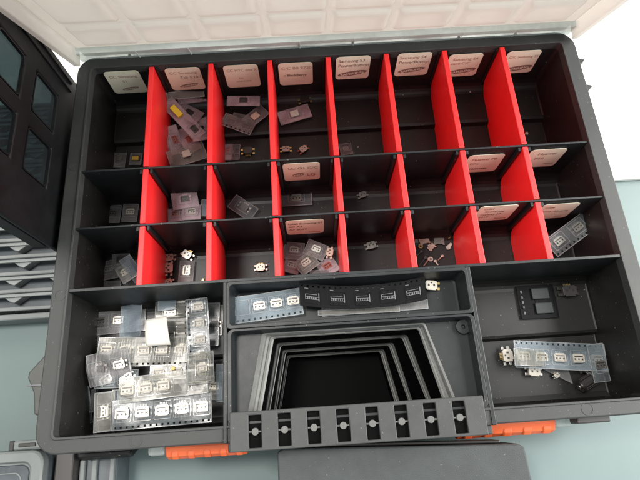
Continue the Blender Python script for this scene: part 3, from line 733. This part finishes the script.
tape(((322, 312), (428, 304)), -16, 7, 0, 'film_grey', 'thin brownish grey strip under the black strip in the centre tray', name='carrier_tape', cat='tape', group='strips of carrier tape', tilt=(15, 0))
tape(((318, 313), (400, 309)), -15, 4, 0, 'film_milky', 'narrow pale strip edge along the front of the centre tray', name='carrier_tape', cat='tape', group='strips of carrier tape', tilt=(25, 0))
connector(430.5, 286, -17, -8, 'white and gold socket at the right end of the centre tray', 'white', 1.2)

# ---- front right compartment
tape(((519, 303), (556, 301)), -52, 27, 2, 'esd_black', 'black strip with two square pockets lying on the floor of the right compartment', holes=0, s=1, first=.5, blank=(0, 1), depth=.5,
     extra=lambda r, a, b_: [MB().box(-4, 10, 2, 11, .3, 2.2).build('square_pocket', 'box_black', r, .6), MB().box(-3, 11, -10, -1, .3, 2.2).build('square_pocket', 'box_black', r, .6), MB().cells([-12.6, -11.4], [-12+i*2.2 for i in range(11)], .3, .5, [(0, i) for i in range(0, 10, 2)]).build('edge_marks', 'line_grey', r)])
connector(567.5, 291.5, -53, 0, 'black socket beside the black strip in the right compartment', 'black', 1.5)
tape(((514, 354), (605, 358)), -50, 21, 5, 'film_blue', 'long bluish strip with five sockets in the right compartment', kind='white', s=1.2, holes=1, tilt=(0, 0), bend=1.2, wave=.3)
tape(((514, 357), (545, 358)), -46, 13, 0, 'film_milky', 'milky film lying over the left end of the long bluish strip', name='parts_packet', cat='packet', group='clear packets in the compartments', wave=.8)
connector(506, 356, -57, 90, 'silver and gold socket at the left end of the long bluish strip', 'plain', 1.3)
connector(533, 371.5, -58, -5, 'white socket just in front of the long bluish strip', 'plain', 1.2)
x0, y0 = W(541, 368, -57); x1, y1 = W(568, 368, -57); x2, y2 = W(573, 384, -57)
m = MB(); m.prism([(x0, y0), (x1, y1), (x2, y2)], -57.5, -57); tag(m.build('clear_bag', 'film_grey'), 'small triangular clear bag in front of the long bluish strip', 'bag')
connector(556, 375.5, -58, 30, 'tiny white socket lying under the triangular bag', 'plain', .55)
tape(((593, 344), (604, 382)), -48, 13, 1, 'film_clear', 'clear packet with a grey square standing across the right end of the long strip', s=1.1, tilt=(0, 8), first=.55, rot=90)
connector(585, 366, -55, 25, 'silver socket beside the upright clear packet', 'usb', 1.2, 15)
connector(590, 372, -56, -30, 'silver socket touching the black cylinder', 'usb', .9, 10)
xx, yy = W(586, 383, -56)
r = empty('black_cylinder', (xx, yy, -60), (0, 0, math.radians(25)), 'short black ribbed cylinder at the front of the right compartment', 'cylinder')
m = MB(); m.rod((-6.5, 0, 4.8), (6, 0, 4.8), 4.6, 28)
m.build('barrel', 'chip_black', r, .6)
m = MB()
for i in range(14):
    a_ = 2*math.pi*i/14; m.rod((-4, 4.6*math.cos(a_), 4.8+4.6*math.sin(a_)), (5.5, 4.6*math.cos(a_), 4.8+4.6*math.sin(a_)), .35, 6)
m.build('grip_ribs', 'chip_dark', r)
m = MB(); m.rod((-7.6, 0, 4.8), (-6.4, 0, 4.8), 2.2, 20); m.build('end_cap', 'silver', r, .2)

# ---- front left compartment: heap of tapes
HG = 'heaped strips in the left compartment'
tape(((92, 321), (146, 316)), -52, 24, 3, 'film_grey', 'dark strip with two sockets at the back left of the heap', kind='usb', s=1.15, holes=1, conns=['usb']*3, blank=(2,), group=HG)
tape(((132, 304), (130, 337)), -48, 16, 0, 'film_blue', 'bluish blank strip end crossing the dark strip', wave=1.2, group=HG, name='carrier_tape', cat='tape')
tape(((214, 303), (212, 346)), -50, 10, 1, 'film_grey', 'narrow grey packet furthest right in the heap, at the back', kind='dark', group=HG, rot=90)
tape(((219, 305), (216, 335)), -52, 9, 0, 'film_milky', 'pale narrow film behind the heap by the side wall', name='parts_packet', cat='packet', group=HG)
tape(((214, 372), (212, 400)), -52, 15, 1, 'film_milky', 'milky packet with metal part at the right of the heap', kind='usb', group=HG, rot=90)
tape(((220.5, 364), (219.5, 402)), -44, 6, 0, 'film_blue', 'bluish narrow strip upright at the side wall of the left compartment', name='carrier_tape', cat='tape', group=HG, tilt=(0, 6))
tape(((172, 300), (171, 348)), -44, 26, 2, 'film_milky', 'short wide clear strip beside the white paper', kind='usb', s=1.2, group=HG, holes=1, rot=90, wave=.6)
tape(((158, 304), (176, 302)), -42, 12, 0, 'film_blue', 'bluish film corner behind the white paper', name='parts_packet', cat='packet', group=HG)
# white paper slip
p = [W(146, 320, -34), W(167, 316, -34), (W(171, 345, -34)), W(146, 346, -34)]
m = MB(); N = 10; top = []
for j in range(N+1):
    tt = j/N; row = []
    for i in range(N+1):
        s_ = i/N; x = (p[0][0]*(1-s_)+p[1][0]*s_)*(1-tt)+(p[3][0]*(1-s_)+p[2][0]*s_)*tt; y = (p[0][1]*(1-s_)+p[1][1]*s_)*(1-tt)+(p[3][1]*(1-s_)+p[2][1]*s_)*tt
        row.append((x, y, -34+1.6*math.sin(tt*3)+.8*s_))
    top.append(row)
m.loops(top, closed=False); o = m.build('paper_slip', 'paper', smooth=True); s_ = o.modifiers.new('solid', 'SOLIDIFY'); s_.thickness = .0003
tag(o, 'blank white paper slip on the heap of strips', 'paper')
tape(((98, 352), (190, 351)), -40, 22, 5, 'film_milky', 'long milky strip lying across the middle of the heap', kind='white', s=1.15, holes=-1, group=HG, bend=1, wave=.5)
tape(((88, 372), (130, 362)), -34, 24, 2, 'film_grey', 'crinkled clear film with metal bits at the left of the heap', kind='usb', s=1.1, holes=0, group=HG, wave=2.0, tilt=(6, 4), conns=['dark', 'usb'])
tape(((95, 380), (138, 378)), -36, 13, 2, 'film_clear', 'clear packet with jumbled sockets under the crinkled film', kind='usb', s=1.2, holes=0, group=HG, wave=1.0, rot=35)
tape(((150, 373), (186, 371)), -38, 11, 2, 'film_milky', 'short milky strip with a small amber dot in the heap', kind='white', s=1.1, holes=0, group=HG, extra=lambda r, a, b_: MB().box(3, 5.5, 1, 3.5, .6, 2).build('amber_dot', 'amber', r, .2))
tape(((197, 299), (200, 382)), -33, 17, 5, 'film_clear', 'long clear strip running front to back at the right of the heap', kind='white', s=1.1, holes=-1, group=HG, bend=1.5, rot=90, wave=.4)
tape(((200, 352), (201, 384)), -30, 20, 1, 'film_milky', 'milky film over the front end of the front-to-back strip', group=HG, kind='white', wave=.5, rot=90)
tape(((119, 391), (208, 380)), -32, 18, 5, 'film_milky', 'milky strip with two bright sockets near the front of the heap', kind='white', s=1.25, holes=0, group=HG, blank=(3, 4), wave=.4)
tape(((88.5, 386), (87, 424)), -48, 5, 0, 'film_clear', 'thin clear strip upright at the left of the heap', name='carrier_tape', cat='tape', group=HG, tilt=(0, 20))
tape(((92, 390), (93, 412)), -50, 6, 0, 'film_grey', 'grey narrow film between the upright strip and the short strip', name='parts_packet', cat='packet', group=HG)
tape(((105, 392), (104, 432)), -36, 15, 3, 'film_milky', 'short pale strip with one socket at the front left of the heap', kind='usb', s=1.05, holes=0, group=HG, blank=(0, 2), rot=0)
tape(((113, 416), (212, 407)), -36, 21, 5, 'film_clear', 'frontmost clear strip of the heap with five sockets', kind='usb', s=1.3, holes=-1, group=HG, bend=1.2, wave=.2)
tape(((112, 397), (126, 396)), -38, 10, 0, 'film_blue', 'small bluish film between two strips at the front left', name='parts_packet', cat='packet', group=HG)

# ------------------------------------------------------------------ things around the case
# black panel with windows standing at the left
root = empty('windowed_panel', (-18, -80, -5), label='black plastic panel with four or more smoked windows standing left of the case', cat='panel')
yA = [-157, -117, -83, -70, -36, -4]; zA = [0, 18, 50, 65, 96, 112, 143, 160, 190, 206]
m = MB(); zA[0] = -74.5; k = MB(); k.cells(yA, zA, 0, 4, [(i, j) for i in (1, 3) for j in (1, 3, 5, 7)])
m.add([(c-4, a+80, b_) for a, b_, c in k.v], k.f); o = m.build('panel_frame', 'panel_black', root, 1.6, seg=3)
m = MB(); m.box(-14, -4.2, -77, -74, 1, 205); m.box(-14, -4.2, 73, 76, 1, 205); m.box(-14, -4.2, -73.8, 72.8, 1, 4); m.build('panel_flange', 'panel_black', root, .6)
m = MB()
m.box(.1, 1.2, 60, 62, 0.5, 205); m.box(.1, 1.2, 68, 70, 0.5, 205); m.build('panel_rib', 'panel_black', root, .4)
for i in (1, 3):
    for j in (1, 3, 5, 7):
        m = MB(); m.box(-3, -2.2, yA[i]+80.2, yA[i+1]+79.8, zA[j]+.2, zA[j+1]-.2); pn = m.build('window_pane', 'smoked_pane', root)
        m = MB(); m.loops([[(x_, y_, z_) for y_, z_ in rrect(yA[i]+80.05, yA[i+1]+79.95, zA[j]+.05, zA[j+1]-.05, 4)] for x_ in (-2.1, -.1)] + [[(-.1, y_, z_) for y_, z_ in rrect(yA[i]+81, yA[i+1]+79, zA[j]+1, zA[j+1]-1, 3.5)], [(-2.1, y_, z_) for y_, z_ in rrect(yA[i]+81, yA[i+1]+79, zA[j]+1, zA[j+1]-1, 3.5)]])
        m.build('pane_edge', 'pin_grey' if False else 'panel_black', pn)
# slatted grey rack lying beside
root = empty('slatted_rack', (-160, -120, ZT), label='grey slatted rack with pale lips lying on the table left of the case', cat='rack')
ox, oy_ = 160, 120
m = MB(); m.box(-330+ox, -14+ox, 30+oy_, -192+oy_, .2, 4); m.build('rack_base', 'rack_slate', root, .6)
ysl = [-190+i*15.5 for i in range(14)]
for i, y in enumerate(ysl):
    m = MB(); m.box(-329+ox, -15+ox, y+oy_, y+3.2+oy_, 4.1, 18); m.box(-329+ox, -15+ox, y+3.3+oy_, y+4.6+oy_, 4.1, 12); m.build('slat', 'rack_grey', root, .7)
    if i < 13:
        m = MB(); xo = random.uniform(-4, 8)
        for q in range(8):
            xa = -30-q*38+xo; m.prism([(xa+ox, y+15.2+oy_), (xa-22+ox, y+15.2+oy_), (xa-14+ox, y+9.5+oy_), (xa-10+ox, y+8+oy_)], 4.2, 13)
        m.build('pale_lip', 'rack_white', root, .6)
        m = MB(); m.box(-328+ox, -16+ox, y+12.6+oy_, y+15.3+oy_, 13.2, 15.5); m.build('pale_strip', 'rack_white', root, .4)
m = MB(); m.box(-330+ox, -14+ox, -193+oy_, -198+oy_, 0.2, 19); m.build('rack_front', 'rack_grey', root, 1)

# black box in front
root = empty('black_box', (228, -360, ZT), label='flat black box in the foreground below the slotted bar', cat='box')
m = MB(); m.prism([(-84, 49), (-80, 51), (81, 43.5), (85, 41), (89, -70), (-84, -70)], .1, 60); m.build('box_body', 'box_black', root, 1.2)
m = MB(); m.prism([(-76, 53.0), (70, 46.5), (70, 44.6), (-76, 51.2)], 40, 56); m.build('box_hinge', 'chip_black', root, .5)

# clear lidded organizer corner
root = empty('small_organizer', (-70, -360, ZT), label='second organizer with a grey rimmed lid, its corner at the lower left', cat='organizer case')
def q_(x0_, x1_, y0_, y1_): return (x0_+70, x1_+70, y0_+360, y1_+360)
m = MB(); P = rrect(*q_(-170, -20, -460, -299), 9)
m.loops([at(P, .2), at(P, 42)], cap0=True, cap1=True); m.build('organizer_body', 'rack_slate', root, 1)
m = MB(); m.loops([at(P, 42.4), at(P, 49), at(rrect(*q_(-168.5, -21.5, -458.5, -300.5), 8), 50), at(rrect(*q_(-163, -28, -453, -306), 6), 50), at(rrect(*q_(-162, -29, -452, -307), 6), 47)], cap1=True)
m.build('organizer_lid', 'rack_grey', root, .5)
m = MB(); m.loops([at(rrect(*q_(-161, -30, -451, -308), 6), 47.2), at(rrect(*q_(-160.5, -30.5, -450.5, -308.5), 6), 47.7)], cap1=True); m.build('lid_inset', 'inset_slate', root)
m = MB(); m.loops([at(rrect(*q_(-155, -35, -446, -313), 5), 47.75), at(rrect(*q_(-155, -35, -446, -313), 5), 48.1), at(rrect(*q_(-154.4, -35.6, -445.4, -313.6), 5), 48.1), at(rrect(*q_(-154.4, -35.6, -445.4, -313.6), 5), 47.75)]); m.build('lid_ridge', 'rack_grey', root)
m = MB(); m.box(*q_(-44, -24, -298.6, -292), 34, 47); m.build('organizer_latch', 'rack_grey', root, 1.2)
m = MB(); m.box(*q_(-47.5, -44.3, -298.6, -292), 36, 46); m.box(*q_(-40, -28, -296.5, -294), 47.1, 47.8); m.build('latch_pin', 'chip_black', root, .5)
# black and grey blocks just in front of the case
m = MB(); m.box(-17.5, -4, -302, -430, ZT+.2, ZT+38); tag(m.build('black_block', 'chip_dark', bevel=1.2), 'narrow black block between the rimmed lid and the ribbed grey one', 'block')
root = empty('ribbed_block', (10, -360, ZT), label='grey ribbed plastic block in front of the left latch', cat='block')
m = MB(); m.box(-13.5, 13, -70, 52, .2, 26); m.build('block_body', 'rack_slate', root, 1)
for xa in (-13.2, -4.5, 8.5):
    m = MB(); m.box(xa, xa+3.6, -70, 51.5, 26.2, 30); m.build('block_rib', 'rack_grey', root, .8)
